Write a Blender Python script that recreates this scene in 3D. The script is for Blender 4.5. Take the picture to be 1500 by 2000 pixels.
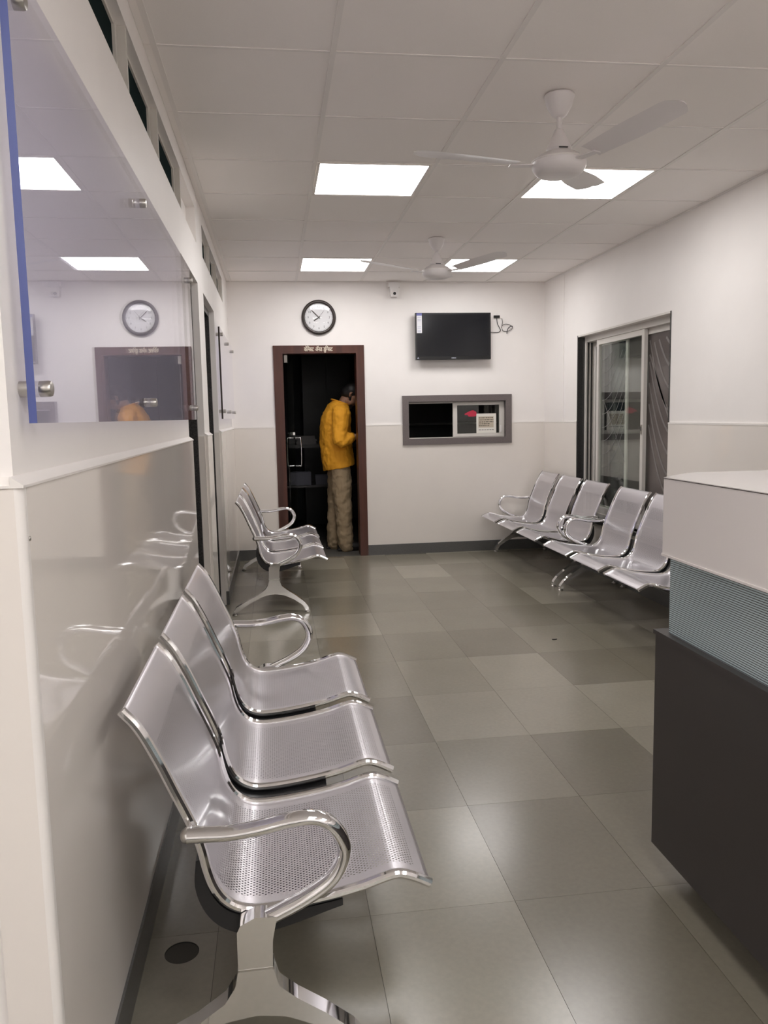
import bpy, bmesh, math, random
from mathutils import Vector, Matrix, Quaternion
random.seed(7)
R = math.radians
for o in list(bpy.data.objects): bpy.data.objects.remove(o)
scene = bpy.context.scene
COL = scene.collection

# ------------------------------------------------------------------ camera
def camera():
    yaw, pitch, roll, f, hc = R(7.629), R(6.867), R(1.154), 1563.9, 1.346
    fw = Vector((math.sin(yaw)*math.cos(pitch), math.cos(yaw)*math.cos(pitch), -math.sin(pitch)))
    r = Vector((math.cos(yaw), -math.sin(yaw), 0)); d = fw.cross(r)
    r2 = r*math.cos(roll)+d*math.sin(roll); d2 = -r*math.sin(roll)+d*math.cos(roll)
    M = Matrix((r2, -d2, -fw)).transposed().to_4x4(); M.translation = (0, 0, hc)
    c = bpy.data.cameras.new('camera'); c.sensor_fit = 'HORIZONTAL'; c.sensor_width = 36
    c.lens = f/1500*36; c.clip_start = .02; c.clip_end = 60
    o = bpy.data.objects.new('camera', c); COL.objects.link(o); o.matrix_world = M
    scene.camera = o
camera()
# ------------------------------------------------------------------ world (night outside), exposure
w = bpy.data.worlds.new('night'); scene.world = w; w.use_nodes = True
w.node_tree.nodes['Background'].inputs[0].default_value = (.35, .42, .55, 1)
w.node_tree.nodes['Background'].inputs[1].default_value = .012
vs = scene.view_settings
vs.view_transform = 'Standard'; vs.look = 'None'; vs.gamma = 1; vs.use_curve_mapping = False
vs.exposure = 1.10
PANEL_STRENGTH = 6.4
scene.cycles.max_bounces = 24; scene.cycles.diffuse_bounces = 14; scene.cycles.glossy_bounces = 8; scene.cycles.transparent_max_bounces = 24

# ------------------------------------------------------------------ room numbers
H = 2.589; XL = -.39; XR = 2.642; YB = 7.644; YN = 1.26; YBACK = -2.6; XHALL = -2.2
GX = [.246+.6*k for k in range(-4, 5)]          # ceiling grid lines
GY0 = 2.919

# ------------------------------------------------------------------ materials
MATS = {}
class NT:
    def __init__(s, name):
        m = bpy.data.materials.new(name); m.use_nodes = True; s.m = m
        s.t = m.node_tree; s.b = s.t.nodes['Principled BSDF']; s.out = s.t.nodes['Material Output']
        MATS[name] = m
    def n(s, typ, **k):
        x = s.t.nodes.new(typ)
        for a, v in k.items(): setattr(x, a, v)
        return x
    def l(s, a, b): s.t.links.new(a, b)
    def math(s, op, a, b=None, c=None):
        x = s.n('ShaderNodeMath', operation=op)
        for i, v in enumerate((a, b, c)):
            if v is None: continue
            if isinstance(v, (int, float)): x.inputs[i].default_value = v
            else: s.l(v, x.inputs[i])
        return x.outputs[0]
    def ramp(s, fac, stops):
        x = s.n('ShaderNodeValToRGB'); e = x.color_ramp.elements
        while len(e) < len(stops): e.new(.5)
        for i, (p, c) in enumerate(stops): e[i].position = p; e[i].color = (*c, 1)
        s.l(fac, x.inputs[0]); return x.outputs[0]
    def noise(s, scale, detail=3, rough=.55, coord='Object', stretch=None):
        tc = s.n('ShaderNodeTexCoord'); src = tc.outputs[coord]
        if stretch:
            mp = s.n('ShaderNodeMapping'); mp.inputs['Scale'].default_value = stretch
            s.l(src, mp.inputs[0]); src = mp.outputs[0]
        x = s.n('ShaderNodeTexNoise'); x.inputs['Scale'].default_value = scale
        x.inputs['Detail'].default_value = detail; x.inputs['Roughness'].default_value = rough
        s.l(src, x.inputs['Vector']); return x.outputs['Fac']
    def bump(s, h, strength, dist=.001):
        x = s.n('ShaderNodeBump'); x.inputs['Strength'].default_value = strength
        x.inputs['Distance'].default_value = dist; s.l(h, x.inputs['Height'])
        s.l(x.outputs[0], s.b.inputs['Normal'])
def mat(name, col, rough=.5, metal=0, spec=.5, coat=0):
    q = NT(name); b = q.b
    b.inputs['Base Color'].default_value = (*col, 1); b.inputs['Roughness'].default_value = rough
    b.inputs['Metallic'].default_value = metal; b.inputs['Specular IOR Level'].default_value = spec
    b.inputs['Coat Weight'].default_value = coat
    return q
def speck(name, c0, c1, scale, rough, spec=.5, bumpy=0, detail=3, stretch=None, lo=.35, hi=.65):
    q = mat(name, c0, rough, 0, spec)
    nz = q.noise(scale, detail, .6, 'Object', stretch)
    q.l(q.ramp(nz, [(lo, c0), (hi, c1)]), q.b.inputs['Base Color'])
    if bumpy: q.bump(nz, bumpy)
    return q
speck('wall_paint', (.88, .85, .83), (.90, .87, .85), 3, .5, .35, .05)
speck('dado_tile', (.79, .745, .70), (.81, .765, .715), 2.5, .045, .5)
MATS['dado_tile'].node_tree.nodes['Principled BSDF'].inputs['IOR'].default_value = 1.38
speck('dado_edge', (.82, .79, .76), (.84, .81, .78), 3, .3, .5)
speck('ceiling_board', (.92, .885, .86), (.94, .905, .88), 260, .9, .2, .25)
mat('grid_metal', (.84, .81, .785), .5)
mat('shadow_gap', (.06, .057, .055), .8)
mat('fan_white', (.78, .75, .75), .28, 0, .5)
mat('white_plastic', (.78, .76, .75), .35)
speck('granite_dark', (.020, .020, .021), (.055, .053, .052), 180, .25, .5, 0, 4)
speck('granite_grey', (.125, .105, .105), (.17, .145, .14), 140, .35, .5, 0, 4)
speck('skirting_stone', (.085, .085, .083), (.12, .118, .112), 160, .3, .5, 0, 4)
mat('aluminium_cream', (.68, .65, .61), .35, 0, .5)
mat('brushed_steel', (.55, .53, .50), .3, 1)
mat('chrome', (.86, .86, .87), .06, 1)
mat('black_steel', (.012, .012, .013), .35)
mat('black_plastic', (.010, .010, .011), .3)
mat('dark_rubber', (.02, .02, .02), .6)
mat('screen_black', (.006, .007, .010), .16, 0, .5)
mat('counter_white', (.90, .865, .85), .3, 0, .5)
mat('counter_top', (.84, .81, .79), .16, 0, .5)
mat('counter_dark', (.050, .044, .043), .38, 0, .4)
speck('wood_mahogany', (.055, .016, .010), (.092, .028, .017), 14, .32, .5, 0, 4, (1, 1, .08))
speck('wood_dark', (.030, .018, .014), (.045, .026, .02), 12, .4, .5, 0, 4, (1, 1, .1))
speck('rim_brown', (.026, .018, .016), (.040, .028, .024), 30, .28, .5)
mat('clock_face', (.78, .78, .80), .4)
mat('ink_grey', (.16, .16, .17), .5)
mat('ink_dark', (.04, .035, .03), .6)
mat('paper_white', (.78, .76, .70), .7)
mat('paper_tan', (.55, .48, .38), .7)
mat('sticker_white', (.72, .72, .76), .4)
mat('sticker_blue', (.13, .14, .38), .4)
mat('sticker_pale', (.48, .50, .60), .4)
mat('bundle_dull', (.13, .13, .16), .7)
mat('paper_dull', (.22, .21, .21), .7)
mat('sticker_red', (.55, .03, .07), .45)
mat('letter_cream', (.72, .64, .52), .5)
mat('acrylic_edge', (.075, .10, .30), .3, 0, .5)
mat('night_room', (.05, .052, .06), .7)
mat('cabinet_black', (.008, .009, .011), .4)
mat('desk_dark', (.035, .033, .035), .4)
mat('curtain_brown', (.085, .07, .066), .9)
mat('film_brown', (.125, .105, .098), .25, 0, .5)
mat('film_stripe', (.205, .185, .175), .4)
mat('dark_pane', (.018, .027, .027), .6, 0, .0)  # flat dark opaque base without specular, for the clerestory panes
mat('grille_grey', (.16, .155, .15), .5)
mat('etched', (.30, .30, .29), .7)
mat('skin', (.30, .16, .10), .5)
mat('hair_black', (.006, .005, .005), .5)
mat('trouser_khaki', (.36, .27, .165), .85)
mat('shirt_mustard', (.82, .37, .02), .8)
mat('shawl_grey', (.17, .18, .165), .85)
mat('cloth_red', (.22, .025, .03), .85)
mat('shoe_black', (.015, .013, .012), .4)
for nm, sc_ in (('trouser_khaki', 16), ('shirt_mustard', 13)):
    m = MATS[nm]; q = NT.__new__(NT); q.m = m; q.t = m.node_tree; q.b = q.t.nodes['Principled BSDF']
    q.bump(q.noise(sc_, 4, .55, 'Object', (1, 1, .6)), .5, .02)

def floor_material():
    q = mat('kota_stone', (.2, .19, .17), .26, 0, .65)
    oi = q.n('ShaderNodeObjectInfo')
    base = q.ramp(oi.outputs['Random'], [(0, (.185, .168, .130)), (.4, (.215, .198, .154)), (.75, (.245, .226, .178)), (1, (.315, .292, .235))])
    n1 = q.noise(2.2, 5, .6); n2 = q.noise(60, 3, .6)
    mx = q.n('ShaderNodeMix', data_type='RGBA', blend_type='MULTIPLY'); mx.inputs[0].default_value = 1
    q.l(base, mx.inputs[6]); q.l(q.ramp(n1, [(.2, (.93, .93, .925)), (.8, (1.05, 1.05, 1.05))]), mx.inputs[7])
    m2 = q.n('ShaderNodeMix', data_type='RGBA', blend_type='MULTIPLY'); m2.inputs[0].default_value = 1
    q.l(mx.outputs[2], m2.inputs[6]); q.l(q.ramp(n2, [(.3, (.95, .95, .95)), (.7, (1.03, 1.03, 1.03))]), m2.inputs[7])
    q.l(m2.outputs[2], q.b.inputs['Base Color'])
    q.l(q.math('MULTIPLY_ADD', n1, .06, .20), q.b.inputs['Roughness']); q.b.inputs['IOR'].default_value = 1.58
floor_material()
mat('grout', (.075, .07, .06), .9)

def glass_material(name, tint, ior=1.5, rough=0.0, gain=1.0):
    q = NT(name); t = q.t; t.nodes.remove(q.b)
    ge = q.n('ShaderNodeNewGeometry'); dt = q.n('ShaderNodeVectorMath', operation='DOT_PRODUCT')
    q.l(ge.outputs['Normal'], dt.inputs[0]); q.l(ge.outputs['Incoming'], dt.inputs[1])
    r0 = ((ior-1)/(ior+1))**2
    sch = q.math('MULTIPLY_ADD', q.math('POWER', q.math('SUBTRACT', 1, q.math('ABSOLUTE', dt.outputs['Value'])), 5), 1-r0, r0)
    tr = q.n('ShaderNodeBsdfTransparent'); tr.inputs[0].default_value = (*tint, 1)
    gl = q.n('ShaderNodeBsdfGlossy'); gl.inputs['Roughness'].default_value = rough
    gl.inputs[0].default_value = (1, 1, 1, 1)
    mx = q.n('ShaderNodeMixShader')
    q.l(q.math('MULTIPLY', sch, gain), mx.inputs[0]); q.l(tr.outputs[0], mx.inputs[1]); q.l(gl.outputs[0], mx.inputs[2])
    q.l(mx.outputs[0], q.out.inputs[0])
glass_material('clear_glass', (.93, .96, .94))
glass_material('clock_glass', (.985, .985, .985))
glass_material('smoked_glass', (.62, .66, .63))
glass_material('acrylic', (.905, .905, .965), 1.49)

def emission(name, col, strength):
    q = NT(name); q.t.nodes.remove(q.b)
    e = q.n('ShaderNodeEmission'); e.inputs[0].default_value = (*col, 1); e.inputs[1].default_value = strength
    q.l(e.outputs[0], q.out.inputs[0])
emission('light_diffuser', (1, .972, .955), PANEL_STRENGTH)

def perforated():
    q = mat('perforated_steel', (.69, .665, .70), .34, .72, .5, .35)
    q.b.inputs['Coat Roughness'].default_value = .12
    tc = q.n('ShaderNodeTexCoord'); sp = q.n('ShaderNodeSeparateXYZ'); q.l(tc.outputs['UV'], sp.inputs[0])
    u, v = sp.outputs[0], sp.outputs[1]
    PX, PY, RAD = .0098, .0064, .0022
    a = q.math('DIVIDE', u, PX); b = q.math('DIVIDE', v, PY)
    row = q.math('FLOOR', b)
    a2 = q.math('ADD', a, q.math('MULTIPLY', q.math('MODULO', row, 2), .5))
    da = q.math('MULTIPLY', q.math('SUBTRACT', q.math('FRACT', a2), .5), PX)
    db = q.math('MULTIPLY', q.math('SUBTRACT', q.math('FRACT', b), .5), PY)
    d = q.math('SQRT', q.math('ADD', q.math('MULTIPLY', da, da), q.math('MULTIPLY', db, db)))
    hole = q.math('LESS_THAN', d, RAD)
    for val, lo, hi in ((u, .045, .44), (v, .105, .875)):
        hole = q.math('MULTIPLY', hole, q.math('GREATER_THAN', val, lo))
        hole = q.math('MULTIPLY', hole, q.math('LESS_THAN', val, hi))
    tr = q.n('ShaderNodeBsdfTransparent'); mx = q.n('ShaderNodeMixShader')
    q.l(hole, mx.inputs[0]); q.l(q.b.outputs[0], mx.inputs[1]); q.l(tr.outputs[0], mx.inputs[2])
    q.l(mx.outputs[0], q.out.inputs[0])
perforated()

def ribbed():
    q = mat('striped_glass', (.42, .46, .47), .22, 0, .5)
    tc = q.n('ShaderNodeTexCoord'); sp = q.n('ShaderNodeSeparateXYZ'); q.l(tc.outputs['Object'], sp.inputs[0])
    fr = q.math('FRACT', q.math('DIVIDE', sp.outputs[2], .0058))
    q.l(q.ramp(fr, [(0, (.03, .035, .04)), (.22, (.05, .055, .06)), (.34, (.55, .67, .70)), (.9, (.59, .71, .74)), (1, (.03, .035, .04))]), q.b.inputs['Base Color'])
ribbed()

# ------------------------------------------------------------------ mesh helpers
def link(o, parent=None):
    COL.objects.link(o)
    if parent is not None: o.parent = parent
    return o
def obj(name, bm, m, parent=None, smooth=False, bevel=0, seg=2):
    if bevel: bmesh.ops.bevel(bm, geom=[e for e in bm.edges if len(e.link_faces) == 2 and e.calc_face_angle(0) > .6], offset=bevel, segments=seg, affect='EDGES', profile=.6, clamp_overlap=True)
    bmesh.ops.recalc_face_normals(bm, faces=bm.faces[:])
    me = bpy.data.meshes.new(name); bm.to_mesh(me); bm.free()
    for x in (m if isinstance(m, (list, tuple)) else [m]): me.materials.append(MATS[x])
    if smooth:
        for p in me.polygons: p.use_smooth = True
        if smooth == 'auto':
            try: me.set_sharp_from_angle(angle=R(35))
            except Exception: pass
    return link(bpy.data.objects.new(name, me), parent)
def inst(src, parent=None, loc=None):
    o = src.copy(); link(o, parent)
    if loc is not None: o.location = loc
    return o
def box(bm, x0, x1, y0, y1, z0, z1):
    vs_ = [bm.verts.new(p) for p in ((x0,y0,z0),(x1,y0,z0),(x1,y1,z0),(x0,y1,z0),(x0,y0,z1),(x1,y0,z1),(x1,y1,z1),(x0,y1,z1))]
    for f in ((3,2,1,0),(4,5,6,7),(0,1,5,4),(1,2,6,5),(2,3,7,6),(3,0,4,7)): bm.faces.new([vs_[i] for i in f])
def bx(name, m, parent, *b, bevel=0, seg=2):
    bm = bmesh.new(); box(bm, *b); return obj(name, bm, m, parent, 'auto' if bevel else False, bevel, seg)
def boxes(name, m, parent, lst, bevel=0):
    bm = bmesh.new()
    for b in lst: box(bm, *b)
    return obj(name, bm, m, parent, False, bevel)
def loft(bm, rings, cap=True, closed=False):
    rv = [[bm.verts.new(p) for p in r] for r in rings]; n = len(rv[0])
    prs = list(zip(rv, rv[1:])) + ([(rv[-1], rv[0])] if closed else [])
    for a, b in prs:
        for i in range(n): bm.faces.new((a[i], a[(i+1) % n], b[(i+1) % n], b[i]))
    if cap and not closed:
        bm.faces.new(rv[0][::-1]); bm.faces.new(rv[-1])
def smoothpath(pts, sub=4, closed=False):
    P = [Vector(p) for p in pts]; out = []; n = len(P)
    for i in range(n if closed else n-1):
        p1, p2 = P[i], P[(i+1) % n]
        p0 = P[i-1] if (i > 0 or closed) else p1*2-p2
        p3 = P[(i+2) % n] if (i+2 < n or closed) else p2*2-p1
        for k in range(sub):
            t = k/sub
            out.append(.5*((2*p1)+(p2-p0)*t+(2*p0-5*p1+4*p2-p3)*t*t+(3*p1-p0-3*p2+p3)*t**3))
    if not closed: out.append(P[-1].copy())
    return out
def tube(bm, pts, r, n=8, closed=False, ry=None, side=None):
    """sweep; r radius (number or per-point list). side: fixed sideways axis for a flat/oval section (ry = half width along it)"""
    P = [Vector(p) for p in pts]; rings = []; N = len(P); prev = None
    for i, p in enumerate(P):
        a = P[i-1] if (i > 0 or closed) else p; b = P[(i+1) % N] if (i < N-1 or closed) else p
        t = (b-a).normalized()
        if side is not None: s = Vector(side)
        else:
            s = prev if prev is not None else (Vector((0, 0, 1)) if abs(t.z) < .9 else Vector((1, 0, 0)))
            s = (s - t*s.dot(t)).normalized(); prev = s
        u = t.cross(s).normalized()
        rr = r[i] if isinstance(r, (list, tuple)) else r
        rs = rr if ry is None else ry
        rings.append([p+s*(math.cos(2*math.pi*k/n)*rs)+u*(math.sin(2*math.pi*k/n)*rr) for k in range(n)])
    loft(bm, rings, True, closed)
def lathe(bm, prof, n=24, c=(0,0,0), axis='z'):
    rings = []
    for r, h in prof:
        ring = []
        for k in range(n):
            a = 2*math.pi*k/n; x, y = max(r, 1e-4)*math.cos(a), max(r, 1e-4)*math.sin(a)
            p = (x, y, h) if axis == 'z' else ((h, x, y) if axis == 'x' else (x, h, y))
            ring.append(Vector(p)+Vector(c))
        rings.append(ring)
    loft(bm, rings)
def ball(bm, c, r, seg=14):
    r = r if isinstance(r, (tuple, list)) else (r, r, r)
    rings = []
    for i in range(1, seg//2):
        a = math.pi*i/(seg//2)
        rings.append([Vector((c[0]+r[0]*math.sin(a)*math.cos(2*math.pi*k/seg), c[1]+r[1]*math.sin(a)*math.sin(2*math.pi*k/seg), c[2]+r[2]*math.cos(a))) for k in range(seg)])
    loft(bm, rings)
def prism(bm, outline, a0, a1, plane='xz'):
    """closed outline extruded from a0 to a1 along the missing axis"""
    def P(p, a): return (p[0], a, p[1]) if plane == 'xz' else ((a, p[0], p[1]) if plane == 'yz' else (p[0], p[1], a))
    A = [bm.verts.new(P(p, a0)) for p in outline]; B = [bm.verts.new(P(p, a1)) for p in outline]
    n = len(outline)
    bm.faces.new(A); bm.faces.new(B[::-1])
    for i in range(n): bm.faces.new((A[i], B[i], B[(i+1) % n], A[(i+1) % n]))
def tag(o, label=None, cat=None, group=None, kind=None):
    for k, v in (('label', label), ('category', cat), ('group', group), ('kind', kind)):
        if v: o[k] = v
    return o
def thing(name, label, cat, loc=(0,0,0), rz=0, group=None):
    o = bpy.data.objects.new(name, None); o.empty_display_size = .05; link(o)
    o.location = loc; o.rotation_euler = (0, 0, rz)
    return tag(o, label, cat, group)
def struct(o): o['kind'] = 'structure'; return o
def sroot(name, loc=(0,0,0)):
    o = bpy.data.objects.new(name, None); o.empty_display_size = .05; link(o); o.location = loc
    return struct(o)
def text_mesh(bm, s, size, at, ux, uz, align='CENTER', depth=.001, bold=0, sx=1):
    """flat lettering with its own thickness: baseline centre at `at`, reading along ux, up along uz"""
    cu = bpy.data.curves.new('lettering', 'FONT'); cu.body = s; cu.size = size; cu.align_x = align; cu.extrude = depth/2
    cu.resolution_u = 3; cu.offset = bold
    to = bpy.data.objects.new('lettering', cu); COL.objects.link(to)
    bpy.context.view_layer.update()
    me = bpy.data.meshes.new_from_object(to.evaluated_get(bpy.context.evaluated_depsgraph_get()))
    ux, uz = Vector(ux), Vector(uz); un = ux.cross(uz)
    M = Matrix((ux*sx, uz, un)).transposed().to_4x4(); M.translation = at
    me.transform(M); bm.from_mesh(me)
    bpy.data.objects.remove(to); bpy.data.curves.remove(cu); bpy.data.meshes.remove(me)

# ================================================================== STRUCTURE
# ---- floor
fl = struct(bx('floor', 'grout', None, XHALL-.2, XR+.3, YBACK-.2, 10.9, -.12, -.003))
FX = [.615+.405*k for k in range(-3, 6)]; FY = [3.125+.555*k for k in range(-6, 9)]+[YB]
tile_cache = {}
DRAIN = (-.281, 1.945, .043)
def floor_tile(x0, x1, y0, y1):
    g = .0005; w_, d_ = round(x1-x0, 4), round(y1-y0, 4)
    if x0 < DRAIN[0] < x1 and y0 < DRAIN[1] < y1:       # the stone that is drilled for the drain
        bm = bmesh.new(); n = 32; cx, cy, r = DRAIN
        X0, X1, Y0, Y1 = x0+g, x1-g, y0+g, y1-g
        inner, outer = [], []
        for k in range(n):
            a = 2*math.pi*k/n; c, s = math.cos(a), math.sin(a)
            inner.append((cx+r*c, cy+r*s))
            t = min((X1-cx)/c if c > 1e-9 else 9, (X0-cx)/c if c < -1e-9 else 9, (Y1-cy)/s if s > 1e-9 else 9, (Y0-cy)/s if s < -1e-9 else 9)
            outer.append((cx+t*c, cy+t*s))
        for i, q in enumerate(outer):
            for X in (X0, X1):
                for Y in (Y0, Y1):
                    ang = math.atan2(Y-cy, X-cx) % (2*math.pi)
                    if abs(((ang-2*math.pi*i/n+math.pi) % (2*math.pi))-math.pi) < math.pi/n: outer[i] = (X, Y)
        loft(bm, [[(*p, -.02) for p in outer], [(*p, 0) for p in outer], [(*p, 0) for p in inner], [(*p, -.02) for p in inner]], False)
        return obj('floor_tile', bm, 'kota_stone', fl)
    key = (w_, d_)
    if key not in tile_cache:
        bm = bmesh.new(); box(bm, -w_/2+g, w_/2-g, -d_/2+g, d_/2-g, -.02, 0)
        o = obj('floor_tile', bm, 'kota_stone', fl); tile_cache[key] = o
    else: o = inst(tile_cache[key], fl)
    o.location = ((x0+x1)/2, (y0+y1)/2, 0)
    return o
for i in range(len(FX)-1):
    x0, x1 = max(FX[i], XL), min(FX[i+1], XR)
    if x1-x0 < .02: continue
    for j in range(len(FY)-1):
        if FY[j] > -.3: floor_tile(x0, x1, FY[j], FY[j+1])
floor_tile(FX[-1], XR, FY[0], FY[1]) if FX[-1] < XR-.02 else None
# ---- drain in the floor under the near bench
bm = bmesh.new(); cx, cy, r = DRAIN
rings = []
for rr, z in ((r-.0008, -.0005), (r-.0008, -.11), (.001, -.11)):
    rings.append([(cx+rr*math.cos(2*math.pi*k/32), cy+rr*math.sin(2*math.pi*k/32), z) for k in range(32)])
loft(bm, rings, False)
tag(obj('floor_drain', bm, 'dark_rubber', None, 'auto'), 'round dark drain hole in the floor under the nearest bench', 'drain')

# ---- ceiling : slab, grid bars, tiles
ce = struct(bx('ceiling', 'ceiling_board', None, XHALL-.2, XR+.3, YBACK-.2, YB+.3, H+.02, H+.14))
LIGHTS = [(1, 2), (3, 2), (1, 6), (3, 6), (1, -5), (3, -5), (1, -7), (3, -7), (1, -9), (3, -9), (-2, -6), (-2, -9)]   # (column, row); side hall and farther rows behind are unseen fill, added
cols = [-.354+.6*k for k in range(0, 6)]
rows = [GY0+.6*k for k in range(-9, 9)]
ct_cache = {}
for i in range(-1, 5):
    x0, x1 = (XL, cols[0]) if i < 0 else (cols[i], min(cols[i+1], XR))
    for j in range(-4, 8):
        y0, y1 = GY0+.6*j, min(GY0+.6*(j+1), YB)
        if (i, j) in LIGHTS: continue
        key = (round(x1-x0, 3), round(y1-y0, 3)); g = .0035 if i >= 0 else .001
        if key not in ct_cache:
            bm = bmesh.new(); box(bm, -key[0]/2+g, key[0]/2-g, -key[1]/2+g, key[1]/2-g, 0, .015)
            ct_cache[key] = obj('ceiling_tile', bm, 'ceiling_board', ce); o = ct_cache[key]
        else: o = inst(ct_cache[key], ce)
        o.location = ((x0+x1)/2, (y0+y1)/2, H+.004)
for x in cols[:-1]: bx('grid_bar', 'grid_metal', ce, x-.010, x+.010, GY0-2.4, YB, H, H+.012)
for j in range(-4, 9):
    y = GY0+.6*j
    if y < YB:
        for k in range(5): bx('grid_bar', 'grid_metal', ce, cols[k]+.010, min(cols[k+1]-.010, XR), y-.007, y+.007, H+.001, H+.012)
bx('edge_angle', 'grid_metal', ce, XR-.018, XR, -1.5, YB, H-.001, H+.003)
bx('edge_angle', 'grid_metal', ce, XL, XR-.018, YB-.016, YB, H-.001, H+.003)
# the hall ceiling behind the camera keeps the plain slab; a soffit closes it down to grid level
boxes('soffit', 'ceiling_board', ce, [(XHALL, XL, YBACK, YN, H+.016, H+.019), (XL, XR, YBACK, GY0-2.4, H+.016, H+.019)])

# ---- back wall with the doorway and the service hatch
DX0, DX1, DZ = .030, .845, 1.99
SX0, SX1, SZ0, SZ1 = 1.283, 2.233, 1.115, 1.472
T = .15
def wallboxes(y0, y1): return [
    (XL-.3, DX0, y0, y1, 0, 2.75), (DX0, DX1, y0, y1, DZ, 2.75), (DX1, SX0, y0, y1, 0, 2.75),
    (SX0, SX1, y0, y1, 0, SZ0), (SX0, SX1, y0, y1, SZ1, 2.75), (SX1, XR+.3, y0, y1, 0, 2.75)]
wb = struct(boxes('wall_back', 'wall_paint', None, wallboxes(YB, YB+T)))
DADO = 1.25; DT = .008
boxes('dado_panel', 'dado_tile', wb, [(XL+.01, .012, YB-DT, YB, .1, DADO), (.862, 1.222, YB-DT, YB, .1, DADO), (1.222, 2.294, YB-DT, YB, .1, 1.06), (2.294, XR, YB-DT, YB, .1, DADO)])
boxes('dado_cap', 'dado_edge', wb, [(XL+.01, .012, YB-DT-.002, YB, DADO, DADO+.012), (.862, 1.222, YB-DT-.002, YB, DADO, DADO+.012), (2.294, XR, YB-DT-.002, YB, DADO, DADO+.012)])
struct(boxes('baseboard_back', 'skirting_stone', None, [(XL+.015, .012, YB-.018, YB, 0, .1), (.862, XR-.018, YB-.018, YB, 0, .1)]))

# ---- right wall with the sliding window
WY0, WY1, WZ0, WZ1 = 5.13, 6.80, .45, 2.0
wr = struct(boxes('wall_right', 'wall_paint', None, [
    (XR, XR+.25, YBACK, WY0, 0, 2.75), (XR, XR+.25, WY0, WY1, 0, WZ0), (XR, XR+.25, WY0, WY1, WZ1, 2.75), (XR, XR+.25, WY1, YB+T, 0, 2.75)]))
boxes('dado_panel', 'dado_tile', wr, [(XR-DT, XR, YBACK, WY0, .1, DADO), (XR-DT, XR, WY0, WY1, .1, WZ0-.03), (XR-DT, XR, WY1, YB-DT, .1, DADO)])
boxes('dado_cap', 'dado_edge', wr, [(XR-DT-.002, XR, YBACK, WY0, DADO, DADO+.012), (XR-DT-.002, XR, WY1, YB-DT, DADO, DADO+.012)])
bx('corner_pillar', 'wall_paint', wr, XR-.007, XR, 7.13, YB-.001, DADO+.012, H, bevel=.003)
struct(bx('baseboard_right', 'skirting_stone', None, XR-.018, XR, YBACK, YB-.018, 0, .1))

# ---- left wall with two doorways and the clerestory
O1, O2 = (3.79, 4.62), (4.97, 5.82); DH = 2.09; C0, C1 = 2.31, 2.50
XT = XL-.23
wl = struct(boxes('wall_left', 'wall_paint', None, [
    (XT, XL, YN, O1[0], 0, C0), (XT, XL, O1[0], O1[1], DH, C0), (XT, XL, O1[1], O2[0], 0, C0), (XT, XL, O2[0], O2[1], DH, C0), (XT, XL, O2[1], YB, 0, C0),
    (XT, XL, YN, 1.33, C0, C1), (XT, XL-.05, 3.98, 4.65, C0, C1), (XT, XL, 4.65, 5.05, C0, C1), (XT, XL, 6.97, YB, C0, C1),
    (XT, XL, YN, YB, C1, 2.75)]))
LD = .016
wl_trim = sroot('trim_1')
boxes('dado_panel', 'dado_tile', wl_trim, [(XL, XL+LD, YN+.004, O1[0], .1, DADO), (XL, XL+LD, O1[1], O2[0], .1, DADO), (XL, XL+LD, O2[1], YB-DT, .1, DADO)])
bm = bmesh.new()
for y0, y1 in ((YN-.018, O1[0]), (O1[1], O2[0]), (O2[1], YB-DT)):
    prism(bm, [(XL, DADO), (XL+LD+.003, DADO), (XL+LD+.003, DADO+.004), (XL+.001, DADO+.017), (XL, DADO+.017)], y0, y1, 'xz')
prism(bm, [(YN, DADO), (YN-.019, DADO), (YN-.019, DADO+.004), (YN-.001, DADO+.017), (YN, DADO+.017)], XL-.5, XL, 'yz')
obj('dado_cap', bm, 'dado_edge', wl_trim)
boxes('door_reveal_tile', 'dado_tile', wl_trim, [(XL-.035, XL, O1[1]-.008, O1[1], 0, DADO), (XL-.035, XL, O2[1]-.008, O2[1], 0, DADO)])
struct(boxes('baseboard_left', 'skirting_stone', None, [(XL, XL+.022, YN-.02, O1[0], 0, .1), (XL, XL+.022, O1[1], O2[0], 0, .1), (XL, XL+.022, O2[1], YB-.018, 0, .1)]))
# return wall at the near end of the left wall
wn = struct(boxes('wall_return', 'wall_paint', None, [(XHALL, XT, YN, YN+.2, 0, 2.75)]))
bx('dado_panel', 'dado_tile', wl_trim, XL-.064, XL+.004, YN-.016, YN-.0005, 0, DADO)
bm = bmesh.new(); prism(bm, [(XL+LD, YN+.004)]+[(XL+.004+.012*math.cos(a), YN-.004-.012*math.sin(a)) for a in [R(10*k) for k in range(10)]]+[(XL+.004, YN+.004)], 0, DADO, 'xy')
obj('corner_bead', bm, 'dado_edge', wl_trim, 'auto')
for p in ((XL+LD, 1.262, 1.172), (XL-.042, YN-.016, 1.16)):
    bm = bmesh.new()
    if p[1] > YN: lathe(bm, [(.0035, 0), (.0035, .002), (.001, .003)], 10, p, 'x')
    else: lathe(bm, [(.0035, 0), (.0035, -.002), (.001, -.003)], 10, p, 'y')
    obj('wall_screw', bm, 'brushed_steel', wl_trim, True)
# hall behind and beside the camera
struct(bx('wall_hall', 'wall_paint', None, XHALL-.15, XHALL, YBACK, YN+.2, 0, 2.75))
struct(bx('wall_front', 'wall_paint', None, XHALL-.15, XR+.25, YBACK-.15, YBACK, 0, 2.75))

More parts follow.
